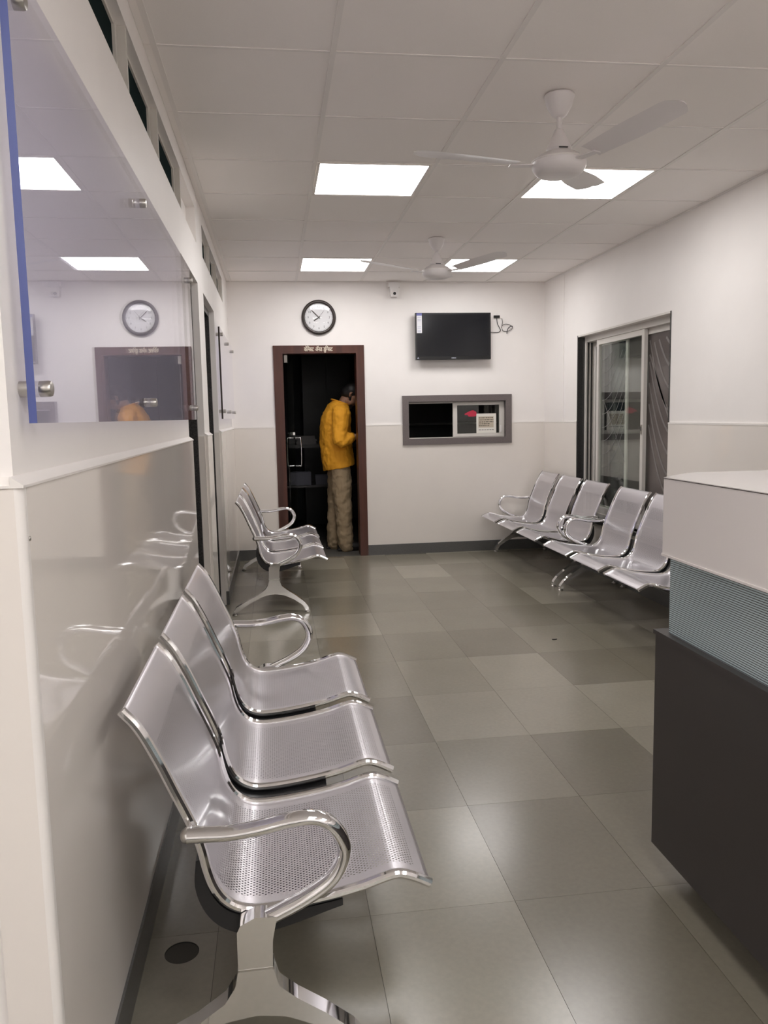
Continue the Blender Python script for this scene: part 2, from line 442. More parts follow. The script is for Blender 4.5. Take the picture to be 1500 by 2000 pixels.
# ---- clerestory windows in the left wall
def clerestory(name, y0, ys, y1):
    r_ = sroot(name)
    for a, b in zip([y0]+ys, ys+[y1]):
        bx('pane', 'dark_pane', r_, XL-.042, XL-.037, a+.004, b-.03, C0, C1)
        bx('sash_stile', 'aluminium_cream', r_, XL-.048, XL-.028, b-.055, b-.03, C0, C1, bevel=.002)
        bx('mullion', 'aluminium_cream', r_, XL-.055, XL-.004, b-.022, b-.002, C0, C1, bevel=.002)
    boxes('frame', 'aluminium_cream', r_, [(XL-.055, XL-.030, y0+.001, y1-.001, C0, C0+.010), (XL-.055, XL-.030, y0+.001, y1-.001, C1-.010, C1)])
clerestory('window_1', 1.33, [1.97, 2.61, 3.25], 3.98)
clerestory('window_2', 5.05, [5.69, 6.33], 6.97)
struct(bx('wall_corridor', 'night_room', None, -1.75, -1.6, 1.5, 7.8, 0, 2.75))
struct(bx('ceiling_corridor', 'night_room', None, -1.6, XT, YN+.2, YB+T, 2.75, 2.8))

# ---- two dark doors in the left wall
def side_door(name, a, b):
    r_ = sroot(name); x1 = XL-.035; x0 = XT+.05
    boxes('door_frame', 'granite_dark', r_, [(x0, x1, a+.001, a+.04, 0, DH-.002), (x0, x1, b-.04, b-.009, 0, DH-.002), (x0, x1, a+.04, b-.04, DH-.042, DH-.002)])
    lf = bx('door_leaf', 'wood_dark', r_, x0+.02, x0+.055, a+.043, b-.043, .008, DH-.045, bevel=.002)
    bm = bmesh.new(); tube(bm, smoothpath([(x0+.055, a+.1, 1.0), (x0+.095, a+.1, 1.0), (x0+.1, a+.12, 1.0), (x0+.1, a+.21, 1.0)], 4), .008, 8)
    lathe(bm, [(.025, 0), (.025, .006), (.02, .008)], 16, (x0+.055, a+.1, 1.0), 'x')
    obj('handle', bm, 'brushed_steel', lf, True)
side_door('door_1', *O1); side_door('door_2', *O2)

# ---- sliding window in the right wall
win = sroot('window_3')
boxes('stone_lining', 'granite_dark', win, [(XR-.004, XR+.06, WY1-.012, WY1, WZ0, WZ1), (XR-.004, XR+.06, WY0, WY0+.012, WZ0, WZ1), (XR-.03, XR+.06, WY0, WY1, WZ0-.03, WZ0)])
bx('head_lining', 'aluminium_cream', win, XR-.002, XR+.06, WY0+.012, WY1-.012, WZ1-.014, WZ1)
xf = XR+.060
boxes('outer_frame', 'aluminium_cream', win, [(xf, xf+.012, WY1-.045, WY1-.012, WZ0, WZ1), (xf+.034, xf+.042, WY1-.045, WY1-.012, WZ0, WZ1), (xf+.066, xf+.074, WY1-.045, WY1-.012, WZ0, WZ1), (xf, xf+.10, WY0+.012, WY0+.045, WZ0, WZ1), (xf, xf+.10, WY0+.045, WY1-.045, WZ1-.06, WZ1), (xf, xf+.10, WY0+.045, WY1-.045, WZ0, WZ0+.035)], .002)
bx('track_shade', 'shadow_gap', win, xf+.001, xf+.10, WY1-.020, WY1-.0125, WZ0+.001, WZ1-.061)  # dark strip coloured in as the shade between the frame ribs
def sash(name, x, y0, y1, glass, st=.042):
    z0, z1 = WZ0+.036, WZ1-.061
    s = boxes(name, 'aluminium_cream', win, [(x, x+.028, y0, y0+st, z0, z1), (x, x+.028, y1-st, y1, z0, z1), (x, x+.028, y0+st, y1-st, z1-st, z1), (x, x+.028, y0+st, y1-st, z0, z0+st*1.3)], .002)
    bx('pane', glass, s, x+.012, x+.016, y0+st-.004, y1-st+.004, z0+st, z1-st+.004)
    return s, x+.011, y0+st, y1-st, z0+st*1.3, z1-st
s1, sx, a, b, z0, z1 = sash('sash', xf+.008, 5.665, 6.545, 'clear_glass')
s2, sx2, a2, b2, za, zb = sash('sash', xf+.040, 5.176, 6.05, 'film_brown')
sash('sash', xf+.070, 5.90, 6.754, 'smoked_glass')
lk = bx('latch', 'brushed_steel', s1, xf+.002, xf+.008, 5.675, 5.697, 1.17, 1.24, bevel=.002)
bx('keyhole', 'black_plastic', lk, xf+.0005, xf+.002, 5.682, 5.690, 1.195, 1.225)
def arcs(par, x, ya, yb, z0, z1, n, flip, wd, swirl, m='etched'):
    bm = bmesh.new()
    def ribbon(pts):
        for p, q in zip(pts, pts[1:]):
            d = Vector((0, q[0]-p[0], q[1]-p[1]))
            if d.length < 1e-6: continue
            nrm = Vector((1, 0, 0)).cross(d).normalized()*wd/2
            P, Q = Vector((x, *p)), Vector((x, *q))
            vs_ = [bm.verts.new(v) for v in (P-nrm, Q-nrm, Q+nrm, P+nrm)]; ws = [bm.verts.new(v.co+Vector((-.0006, 0, 0))) for v in vs_]
            bm.faces.new(ws[::-1])
            for i in range(4): bm.faces.new((vs_[i], vs_[(i+1) % 4], ws[(i+1) % 4], ws[i]))
    W = yb-ya
    for k in range(n):
        zc = z0+(z1-z0)*(k+.3)/n
        pts = []
        for i in range(13):
            t = i/12; y = ya+W*t if flip else yb-W*t
            z = zc+swirl*(t**2.1)
            if z < z1: pts.append((y, z))
        ribbon(pts)
    t0, t1 = ((ya, z0+.1*(z1-z0)), (yb, z0+.62*(z1-z0))) if not flip else ((yb, z0+.9*(z1-z0)), (ya, z0+.38*(z1-z0)))
    ribbon([(t0[0]+(t1[0]-t0[0])*i/6, t0[1]+(t1[1]-t0[1])*i/6) for i in range(7)])
    return obj('etched_lines', bm, m, par)
arcs(s1, sx, a+.28, b-.06, z0+.30, z1-.05, 9, False, .003, .40)
arcs(s2, sx2, a2+.02, 5.66, za+.1, zb-.02, 8, True, .020, .55, 'film_stripe')
# curtain and grille outside the sliding window
bm = bmesh.new()
yy = [4.95+.02*i for i in range(42)]
loft(bm, [[(XR+.29+.012*math.sin(i*1.15), y, .3), (XR+.29+.012*math.sin(i*1.15), y, 2.15), (XR+.294+.012*math.sin(i*1.15), y, 2.15), (XR+.294+.012*math.sin(i*1.15), y, .3)] for i, y in enumerate(yy)])
tag(obj('curtain', bm, 'curtain_brown', None, True), 'brown curtain hanging outside the near pane of the sliding window', 'curtain')
gr = thing('window_grille', 'grey metal grille of squares low outside the sliding window', 'grille', (XR+.34, 6.3, 0))
for k in range(6): bx('bar', 'grille_grey', gr, -.005, .005, -.45, .6, .56+k*.085, .568+k*.085)
for y in (-.45, -.17, .12, .35, .6): bx('post', 'grille_grey', gr, -.012, .012, y-.015, y+.015, 0, 1.0)
bx('top_rail', 'grille_grey', gr, -.02, .02, -.47, .62, 1.0, 1.04, bevel=.003)
struct(bx('ground_outside', 'night_room', None, XR+.25, XR+2.2, 3.5, 9.0, -.12, 0))

# ---- dark room behind the chemist door and hatch
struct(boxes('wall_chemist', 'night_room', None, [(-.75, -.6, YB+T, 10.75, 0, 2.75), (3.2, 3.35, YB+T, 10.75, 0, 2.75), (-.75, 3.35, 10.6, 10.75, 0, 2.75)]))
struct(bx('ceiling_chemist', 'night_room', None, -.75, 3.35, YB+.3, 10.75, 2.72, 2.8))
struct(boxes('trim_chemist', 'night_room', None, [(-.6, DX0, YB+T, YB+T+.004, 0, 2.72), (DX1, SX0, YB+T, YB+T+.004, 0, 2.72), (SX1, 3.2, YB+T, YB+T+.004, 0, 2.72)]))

# ---- chemist door : mahogany frame, glass leaf standing open
d3 = sroot('door_3')
FO = YB-.016
boxes('door_frame', 'wood_mahogany', d3, [(.012, .100, FO, YB+T+.01, 0, 2.010), (.786, .862, FO, YB+T+.01, 0, 2.010), (.100, .786, FO, YB+T+.01, 1.936, 2.010)], .004)
bm = bmesh.new()
x = .300; zb_, sz = 1.957, .054
adv = {'क': .78, 'म': .62, 'स': .70, 'ट': .62, 'अ': .86, 'न': .60, 'ड': .62, 'ग': .62, ' ': .45}
for word in (('के', 'िम', 'स', 'ट'), (' ',), ('अॅ', 'न', 'ड'), (' ',), ('डु', 'िग', 'स', 'ट')):
    for g in word:
        if g != ' ': text_mesh(bm, g, sz, (x, FO-.0012, zb_), (1, 0, 0), (0, 0, 1), 'LEFT', .002, .0011, .70)
        base = [c for c in g if c in adv][0]
        x += .70*(adv[base]*sz*.80+(.27*sz*.8 if 'ि' in g else 0))
obj('lettering', bm, 'letter_cream', d3)
LA = R(83.5); piv = Vector((.128, YB+.075, 0)); ld = Vector((math.cos(LA), math.sin(LA), 0)); ln = Vector((-ld.y, ld.x, 0))
def leafbox(bm, a0, a1, n0, n1, z0, z1):
    v = [bm.verts.new(piv+ld*a+ln*n+Vector((0, 0, z))) for a, n, z in ((a0,n0,z0),(a1,n0,z0),(a1,n1,z0),(a0,n1,z0),(a0,n0,z1),(a1,n0,z1),(a1,n1,z1),(a0,n1,z1))]
    for f in ((3,2,1,0),(4,5,6,7),(0,1,5,4),(1,2,6,5),(2,3,7,6),(3,0,4,7)): bm.faces.new([v[i] for i in f])
bm = bmesh.new(); leafbox(bm, 0, .655, -.005, .005, .012, 1.925); leaf = obj('glass_leaf', bm, 'smoked_glass', d3)
bm = bmesh.new(); leafbox(bm, -.012, .075, -.014, .014, 1.86, 1.93); leafbox(bm, -.012, .075, -.014, .014, .008, .07); obj('patch_fitting', bm, 'brushed_steel', leaf, False, .002)
bm = bmesh.new()
for s in (-1, 1):
    pts = [(.58, .005*s, 1.135), (.58, .05*s, 1.135), (.58, .07*s, 1.115), (.58, .07*s, .87), (.58, .05*s, .85), (.58, .005*s, .85)]
    tube(bm, smoothpath([piv+ld*a+ln*n+Vector((0, 0, z)) for a, n, z in pts], 4), .009, 8)
obj('handle', bm, 'chrome', leaf, True)
bm = bmesh.new(); leafbox(bm, .56, .62, -.016, .016, 1.165, 1.195); obj('lock', bm, 'chrome', leaf, False, .003)

# ---- service hatch in the back wall
w4 = sroot('window_4')
GA = YB-.022
def frame4(bm, x0, x1, z0, z1, t, y0, y1):
    box(bm, x0, x0+t, y0, y1, z0, z1); box(bm, x1-t, x1, y0, y1, z0, z1); box(bm, x0+t, x1-t, y0, y1, z0, z0+t); box(bm, x0+t, x1-t, y0, y1, z1-t, z1)
bm = bmesh.new(); frame4(bm, 1.220, 2.296, 1.058, 1.530, .0605, GA, YB+.001); box(bm, 1.27, 1.2835, YB, YB+T, 1.11, 1.475); box(bm, 2.2325, 2.246, YB, YB+T, 1.11, 1.475); box(bm, 1.2835, 2.2325, YB, YB+T, 1.462, 1.475)
obj('stone_surround', bm, 'granite_grey', w4)
bx('stone_sill', 'granite_grey', w4, 1.2835, 2.2325, YB, YB+T, 1.105, 1.1155)
bm = bmesh.new(); ya = YB+.03; box(bm, 1.2836, 2.2324, ya, ya+.05, 1.1155, 1.125); box(bm, 1.2836, 2.2324, ya, ya+.05, 1.452, 1.462); box(bm, 2.215, 2.2324, ya, ya+.05, 1.125, 1.452)
obj('outer_frame', bm, 'aluminium_cream', w4)
s4 = boxes('sash', 'aluminium_cream', w4, [(1.722, 1.764, ya-.004, ya+.02, 1.126, 1.451), (2.186, 2.214, ya-.004, ya+.02, 1.126, 1.451), (1.764, 2.186, ya-.004, ya+.02, 1.126, 1.156), (1.764, 2.186, ya-.004, ya+.02, 1.430, 1.451)], .002)
bx('pane', 'clear_glass', s4, 1.762, 2.188, ya+.006, ya+.010, 1.154, 1.432)
bx('pull_handle', 'white_plastic', s4, 2.192, 2.204, ya-.014, ya-.004, 1.165, 1.23, bevel=.003)
yp = ya+.004
no = thing('notice_paper', 'white printed notice stuck to the glass of the service hatch', 'notice', (2.057, yp, 1.16))
bm = bmesh.new(); box(bm, -.100, .098, -.0005, .0005, -.003, .186); obj('sheet', bm, 'paper_white', no)
bx('print_block', 'paper_tan', no, -.08, .072, -.0009, -.0005, .05, .158)
bm = bmesh.new()
for i, z in enumerate((.145, .125, .105, .086, .068)):
    xx = -.076
    while xx < (.066 if i < 3 else .03):
        l_ = random.uniform(.008, .024); box(bm, xx, min(xx+l_, .07), -.0012, -.0009, z-.003, z+.003); xx += l_+.005
xx = -.078
while xx < .06:
    l_ = random.uniform(.012, .03); box(bm, xx, xx+l_, -.0009, -.0005, .026, .031); xx += l_+.006
obj('print_lines', bm, 'ink_dark', no)['kind'] = 'stuff'
bm = bmesh.new()
hand = [(-.085, .012), (-.05, .03), (-.02, .042), (.0, .046), (.03, .03), (.034, .012), (.03, -.012), (.0, -.016), (-.04, -.016), (-.055, -.008), (-.05, 0), (-.085, .002)]
prism(bm, hand, -.0006, .0004, 'xz')
st = obj('hand_sticker', bm, 'sticker_red', None); st.location = (1.925, yp, 1.335)
tag(st, 'red pointing hand sticker on the service hatch glass', 'sticker')

# ================================================================== OBJECTS
# ---- ceiling light panels, with unseen fill panels added behind the camera
first = None
names = {(1,2): 'square LED ceiling panel left of the nearest fan', (3,2): 'square LED ceiling panel half hidden by the nearest fan',
         (1,6): 'square LED ceiling panel above the wall clock', (3,6): 'square LED ceiling panel behind the farther fan',
         (1,-5): 'square LED ceiling panel directly above the camera', (3,-5): 'square LED ceiling panel above the reception counter',
         (1,-7): 'unseen fill panel added just behind the camera, left of the pair', (3,-7): 'unseen fill panel added just behind the camera, right of the pair',
         (1,-9): 'unseen fill panel added far behind, left of the pair', (3,-9): 'unseen fill panel added far behind, right of the pair',
         (-2,-6): 'unseen fill panel added in the side hall, nearer one', (-2,-9): 'unseen fill panel added in the side hall, farther one'}
fr_, df_ = None, None
for (c, rw) in LIGHTS:
    x, y = -.354+.6*c+.3, GY0+.6*rw+.3
    t = thing('ceiling_light', names[(c, rw)], 'ceiling light', (x, y, H), 0, 'ceiling light panels')
    if fr_ is None:
        bm = bmesh.new()
        for b in ((-.288, -.274, -.288, .288), (.274, .288, -.288, .288), (-.274, .274, -.288, -.274), (-.274, .274, .274, .288)): box(bm, *b, .001, .014)
        fr_ = obj('frame', bm, 'grid_metal', t)
        df_ = bx('diffuser', 'light_diffuser', t, -.274, .274, -.274, .274, .003, .012)
    else: inst(fr_, t); inst(df_, t)

# ---- ceiling fans
def fan(label, x, y, zoff, angs, proto=None):
    t = thing('ceiling_fan', label, 'fan', (x, y, H), 0, 'ceiling fans')
    if proto is None:
        bm = bmesh.new(); lathe(bm, [(.058, 0), (.060, -.006), (.056, -.016), (.048, -.045), (.030, -.075), (.020, -.083), (.013, -.084)], 28); obj('canopy', bm, 'fan_white', t, 'auto')
        bm = bmesh.new(); lathe(bm, [(.011, -.02), (.011, -.16)], 14); obj('down_rod', bm, 'fan_white', t, 'auto')
        bm = bmesh.new(); lathe(bm, [(.012, -.128), (.018, -.132), (.024, -.148), (.034, -.168), (.046, -.190), (.050, -.205), (.046, -.215), (.02, -.217)], 28); obj('lower_cup', bm, 'fan_white', t, 'auto')
        bm = bmesh.new(); lathe(bm, [(.03, -.212), (.06, -.219), (.083, -.232), (.098, -.246), (.106, -.250), (.107, -.268), (.104, -.280), (.096, -.292), (.082, -.303), (.055, -.309), (.02, -.310)], 36)
        mh = obj('motor_housing', bm, 'fan_white', t, 'auto')
        bm = bmesh.new(); lathe(bm, [(.1075, -.2485), (.1085, -.250), (.1085, -.253), (.1075, -.2545)], 36); obj('trim_ring', bm, 'grid_metal', mh, True)
        bm = bmesh.new(); box(bm, -.018, .018, -.052, -.048, -.2125, -.209); obj('vent_slot', bm, 'black_plastic', mh)
        bm = bmesh.new(); N = 16; rings = []
        for i in range(N+1):
            s = i/N; rr = .165+.415*s; wdt = .050+.016*min(1, s*2.2)
            if s > .90: wdt *= math.sqrt(max(0, 1-((s-.90)/.105)**2))
            zc = -.262+.048*(rr-.1)/.48; tl = .16*(1-.3*s)
            ring = []
            for (q, h) in ((-1, 0), (-.5, .0045), (0, .006), (.5, .0045), (1, 0), (.5, .0015), (0, .003), (-.5, .0015)):
                ring.append((rr, wdt*q, zc+h-wdt*q*tl))
            rings.append(ring)
        loft(bm, rings); bl = obj('blade', bm, 'fan_white', t, 'auto')
        bm = bmesh.new(); box(bm, .085, .20, -.018, .018, -.268, -.264); br = obj('blade_bracket', bm, 'fan_white', bl, False, .0015)
        blades = [bl]
        for k in (1, 2):
            b2_ = inst(bl, t); inst(br, b2_); blades.append(b2_)
    else:
        blades = []
        for ch in proto.children:
            c = inst(ch, t)
            for g in ch.children: inst(g, c)
            if ch.name.startswith('blade'): blades.append(c)
            if ch.name.startswith('down_rod'): c.scale = (1, 1, 1+zoff/-.16)
            elif not ch.name.startswith('canopy'): c.location.z = zoff
    for b_, a_ in zip(blades, angs): b_.rotation_euler = (0, 0, R(a_))
    return t
f1 = fan('white three-blade ceiling fan nearest the camera', 1.163, 3.212, 0, (175, 295, 55))
fan('white three-blade ceiling fan farther away, near the television', 1.192, 5.786, .03, (195, 310, 72), f1)

# ---- steel waiting benches
PROF = [(0, .780), (.030, .742), (.063, .676), (.092, .607), (.117, .548), (.138, .490), (.149, .437), (.161, .398), (.180, .367), (.208, .346), (.245, .337), (.315, .3405), (.40, .352), (.465, .3655), (.510, .379), (.543, .3855), (.572, .3775), (.612, .357)]
PATH = smoothpath([(u, 0, z) for u, z in PROF], 4)
def make_bench():
    t = thing('waiting_bench', 'proto', 'bench')
    SW = .2425
    shell = rail = None
    # sheet
    bm = bmesh.new(); uvl = bm.loops.layers.uv.new('UVMap'); L = [0]
    for a, b in zip(PATH, PATH[1:]): L.append(L[-1]+(b-a).length)
    th = .0005; top = []; bot = []
    for i, p in enumerate(PATH):
        a = PATH[max(0, i-1)]; b = PATH[min(len(PATH)-1, i+1)]; tg = (b-a).normalized(); n = Vector((-tg.z, 0, tg.x))
        if n.z < 0 and i > len(PATH)*.5: n = -n
        n = Vector((0, 1, 0)).cross(tg)*-1
        top.append([bm.verts.new(p+n*th+Vector((0, y, 0))) for y in (-SW+.008, SW-.008)]); bot.append([bm.verts.new(p-n*th+Vector((0, y, 0))) for y in (-SW+.008, SW-.008)])
    def quad(vs_, uv):
        f = bm.faces.new(vs_)
        for lp, q in zip(f.loops, uv): lp[uvl].uv = q
    W2 = 2*SW
    for i in range(len(PATH)-1):
        uv = [(0, L[i]), (W2, L[i]), (W2, L[i+1]), (0, L[i+1])]
        quad((top[i][0], top[i][1], top[i+1][1], top[i+1][0]), uv)
        quad((bot[i][1], bot[i][0], bot[i+1][0], bot[i+1][1]), [uv[1], uv[0], uv[3], uv[2]])
    for i in (0, len(PATH)-1): quad((top[i][0], top[i][1], bot[i][1], bot[i][0]), [(0, 0)]*4)
    shell0 = obj('seat_shell', bm, 'perforated_steel', t, True)
    bm = bmesh.new(); tube(bm, PATH, .0105, 10); rail0 = obj('edge_rail', bm, 'chrome', shell0, 'auto'); rail0.location = (0, -SW+.008, 0)
    r1 = inst(rail0, shell0); r1.location = (0, SW-.008, 0)
    shell0.location = (0, -.5575, 0)
    for y in (0, .5575):
        s = inst(shell0, t); s.location = (0, y, 0)
        for sg in (-1, 1): q = inst(rail0, s); q.location = (0, sg*(SW-.008), 0)
    # black beam under the seats, crescent section
    bm = bmesh.new()
    outer = [(.128, .455), (.124, .40), (.138, .350), (.165, .313), (.205, .290), (.25, .283), (.32, .297), (.39, .318), (.425, .328)]
    inner = [(.425, .342), (.36, .332), (.28, .325), (.235, .325), (.20, .334), (.172, .355), (.152, .390), (.141, .43), (.136, .457)]
    prism(bm, [(p.x, p.z) for p in smoothpath([(u, 0, z) for u, z in outer], 4)+smoothpath([(u, 0, z) for u, z in inner], 4)], -.795, .795, 'xz'); obj('support_beam', bm, 'black_steel', t, 'auto')
    # end frames : arm + leg
    armp = smoothpath([(.118, 0, .528), (.15, 0, .527), (.20, 0, .525), (.262, 0, .531), (.32, 0, .5415), (.368, 0, .543), (.404, 0, .525), (.427, 0, .484), (.424, 0, .446), (.398, 0, .406), (.346, 0, .372), (.29, 0, .346), (.243, 0, .326)], 5)
    bm = bmesh.new(); tube(bm, armp, .0150, 16, ry=.0205, side=(0, 1, 0)); arm0 = obj('armrest', bm, 'chrome', t, 'auto')
    bm = bmesh.new(); ball(bm, (.118, 0, .528), (.0145, .0205, .0150), 12); cap0 = obj('end_cap', bm, 'brushed_steel', arm0, True)
    bm = bmesh.new(); tube(bm, [(.128, .018, .528), (.128, .040, .528)], .007, 8); bolt0 = obj('arm_bolt', bm, 'chrome', arm0, True)
    leg = [(.207, .322), (.2065, .24), (.200, .207), (.178, .172), (.12, .132), (.03, .088), (-.025, .055), (-.042, .020), (-.026, .012), (-.012, .030), (.05, .070), (.12, .105), (.18, .131), (.24, .139), (.30, .130), (.37, .098), (.43, .055), (.452, .014), (.474, .014), (.470, .042), (.44, .080), (.38, .128), (.325, .166), (.288, .198), (.276, .24), (.278, .30), (.288, .349), (.245, .352), (.214, .337)]
    bm = bmesh.new(); prism(bm, leg, -.0205, .0205, 'xz'); leg0 = obj('leg', bm, 'chrome', t, 'auto', .008, 3)
    bm = bmesh.new(); prism(bm, [(.2055, .2385), (.2775, .2385), (.2775, .2425), (.2055, .2425)], -.0213, .0213, 'xz'); col0 = obj('collar', bm, 'brushed_steel', leg0)
    bm = bmesh.new(); lathe(bm, [(.019, 0), (.020, .004), (.015, .010), (.008, .014), (.008, .03)], 16); pad0 = obj('foot_pad', bm, 'brushed_steel', leg0, 'auto'); pad0.location = (.463, 0, 0)
    pad1 = inst(pad0, leg0, (-.032, 0, 0))
    for o in (arm0, leg0): o.location = (0, -.825, 0)
    a1 = inst(arm0, t, (0, .825, 0)); inst(cap0, a1); q = inst(bolt0, a1); q.scale = (1, -1, 1)
    l1 = inst(leg0, t, (0, .825, 0)); inst(col0, l1); inst(pad0, l1); inst(pad1, l1)
    return t
def copy_tree(o, parent=None):
    c = o.copy(); link(c, parent)
    for ch in o.children: copy_tree(ch, c)
    return c
bA = make_bench(); BG = 'perforated steel waiting benches'
for i, (x, y, rz, lb) in enumerate(((-.318, 2.365, 0, 'perforated steel three-seat bench nearest the camera below the acrylic board'),
        (-.28, 6.31, 0, 'perforated steel three-seat bench by the left wall beside the chemist door'),
        (2.575, 6.72, math.pi, 'perforated steel three-seat bench in the far right corner under the sliding window'),
        (2.575, 4.915, math.pi, 'perforated steel three-seat bench on the right, partly hidden by the reception counter'))):
    o = bA if i == 0 else copy_tree(bA)
    o.location = (x, y, 0); o.rotation_euler = (0, 0, rz); tag(o, lb, 'bench', BG)

# ---- acrylic boards on standoffs
def board(label, y0, y1, z0, z1, cols_, zs, edge):
    t = thing('acrylic_board', label, 'display board', (XL, (y0+y1)/2, z0), 0, 'acrylic boards on the left wall'); yc = (y0+y1)/2
    bm = bmesh.new(); box(bm, .018, .030, y0-yc, y1-yc, 0, z1-z0)
    bm.faces.ensure_lookup_table()
    for f in bm.faces:
        f.normal_update()
        f.material_index = 1 if f.normal.y < -.5 else 0
    obj('panel', bm, ['acrylic', edge], t)
    bm = bmesh.new(); lathe(bm, [(.0125, 0), (.0125, .018)], 20, axis='x'); b0 = obj('standoff', bm, 'brushed_steel', t, 'auto')
    bm = bmesh.new(); lathe(bm, [(.0125, .030), (.0128, .031), (.0128, .044), (.0115, .0475), (.008, .049)], 20, axis='x'); c0 = obj('cap', bm, 'brushed_steel', b0, 'auto')
    first = True
    for y in cols_:
        for z in zs:
            if first: o = b0; first = False
            else: o = inst(b0, t); inst(c0, o)
            o.location = (0, y-yc, z-z0)
board('large clear acrylic board with a blue edge on the near left wall', 1.297, 3.86, 1.345, 2.03, (1.325, 2.46, 3.77), (1.398, 1.965), 'acrylic_edge')
board('clear acrylic board farther along the left wall by the corner', 5.885, 7.56, 1.345, 1.995, (5.935, 6.70, 7.47), (1.400, 1.945), 'rim_brown')

# ---- wall clock, 7:53
ck = thing('wall_clock', 'round wall clock with dark brown rim above the door', 'clock', (.446, YB, 2.266))
bm = bmesh.new(); prof = [(.160, 0), (.161, -.012), (.157, -.026), (.148, -.034), (.138, -.034), (.131, -.026), (.129, -.016), (.129, 0)]
loft(bm, [[(r_*math.cos(2*math.pi*k/48), y_, r_*math.sin(2*math.pi*k/48)) for r_, y_ in prof] for k in range(48)], False, True); obj('rim', bm, 'rim_brown', ck, True)
bm = bmesh.new(); lathe(bm, [(.130, -.002), (.130, -.010)], 48, axis='y'); face = obj('face', bm, 'clock_face', ck, 'auto')
bm = bmesh.new()
for h in range(1, 13):
    a = R(90-30*h); text_mesh(bm, str(h), .029, (.099*math.cos(a), -.0105, .099*math.sin(a)-.0095), (1, 0, 0), (0, 0, 1))
obj('numerals', bm, 'ink_grey', face)
bm = bmesh.new()
for mnt in range(60):
    a = R(6*mnt); c, s = math.cos(a), math.sin(a); hw = .0012 if mnt % 5 else .0022
    v = [bm.verts.new((r_*c-q*s, -.0105, r_*s+q*c)) for r_, q in ((.119, -hw), (.126, -hw), (.126, hw), (.119, hw))]; bm.faces.new(v)
obj('minute_marks', bm, 'ink_grey', face)
def hand_(name, ang, ln_, tail, wd, y):
    bm = bmesh.new(); a = R(90-ang); c, s = math.cos(a), math.sin(a)
    prism(bm, [(r_*c-q*s, r_*s+q*c) for r_, q in ((-tail, -wd), (ln_*.8, -wd), (ln_, -wd*.3), (ln_, wd*.3), (ln_*.8, wd), (-tail, wd))], y-.001, y, 'xz'); obj(name, bm, 'ink_dark' if wd > .002 else 'ink_grey', ck)
hand_('hour_hand', 236, .060, .014, .0052, -.013); hand_('minute_hand', 315, .095, .014, .0038, -.0145); hand_('second_hand', 39, .082, .025, .0013, -.016)
bm = bmesh.new(); lathe(bm, [(.006, -.011), (.006, -.0175)], 14, axis='y'); obj('hub', bm, 'ink_dark', ck, 'auto')
bm = bmesh.new(); loft(bm, [[(r_*math.cos(2*math.pi*k/48), y_, r_*math.sin(2*math.pi*k/48)) for k in range(48)] for r_, y_ in ((.133, -.026), (.120, -.0285), (.09, -.031), (.05, -.033), (.002, -.0338))], False); obj('cover_glass', bm, 'clock_glass', ck, True)

# ---- television, tilted slightly down
tv = thing('television', 'black flat-screen television on the back wall', 'television', (1.708, YB, 2.078))
def tb(name, m, par, x0, x1, y0, y1, z0, z1, bev=0): return bx(name, m, par, x0, x1, y0, y1, z0, z1, bevel=bev)
tb('casing', 'black_plastic', tv, -.362, .362, -.092, -.045, -.217, .217, .006)
tb('rear_bulge', 'black_plastic', tv, -.24, .24, -.045, -.022, -.16, .12, .008)
tb('wall_bracket', 'black_steel', tv, -.11, .11, -.022, -.001, -.11, .11, .003)
sc = tb('screen', 'screen_black', tv, -.347, .347, -.0928, -.0922, -.186, .203)
bm = bmesh.new()
for x0 in (-.021, -.0135, -.006, .0015, .009, .0165): box(bm, x0, x0+.0055, -.0935, -.092, -.2065, -.1985)
obj('badge', bm, 'sticker_pale', tv)
stk = tb('energy_label', 'sticker_white', tv, -.352, -.302, -.0940, -.0930, .030, .213)
tb('label_header', 'sticker_blue', stk, -.352, -.302, -.0944, -.0940, .190, .213)
bm = bmesh.new()
for z in (.172, .150, .140, .085, .072, .050, .040): box(bm, -.343, -.311, -.0944, -.0940, z, z+.006)
obj('label_lines', bm, 'sticker_pale', stk)
bm = bmesh.new(); prism(bm, [(-.352, -.208), (-.331, -.208), (-.338, -.198), (-.343, -.190), (-.347, -.200)], -.0932, -.0918, 'xz'); obj('corner_sticker', bm, 'sticker_pale', tv)
# cables beside the television
bm = bmesh.new(); yw = YB-.012
pc = thing('power_cable', 'black power plug and cable running from the wall to the television', 'cable', (2.151, YB, 2.267))
bm = bmesh.new(); box(bm, -.028, .028, -.022, -.001, -.012, .010); obj('plug', bm, 'black_plastic', pc, 'auto', .006)
bm = bmesh.new(); tube(bm, smoothpath([(0, -.012, -.01), (.004, -.010, -.045), (.012, -.008, -.075), (.034, -.008, -.115), (.036, -.008, -.135), (.015, -.008, -.148), (-.02, -.010, -.149), (-.078, -.02, -.145), (-.11, -.030, -.14)], 5), .0032, 6); obj('cord', bm, 'black_plastic', pc, True)
bm = bmesh.new()
P = [(2.202, 2.249), (2.206, 2.215), (2.203, 2.180), (2.199, 2.160), (2.205, 2.182), (2.235, 2.195), (2.275, 2.190), (2.306, 2.172), (2.300, 2.150), (2.272, 2.132), (2.240, 2.127), (2.212, 2.133), (2.202, 2.155)]
tube(bm, smoothpath([(x_, yw-.004*math.sin(i*1.7), z_) for i, (x_, z_) in enumerate(P)], 5), .0026, 6)
cl = tag(obj('loose_cable', bm, 'black_plastic', None, True), 'thin loose looped cable hanging from the wall right of the television', 'cable')
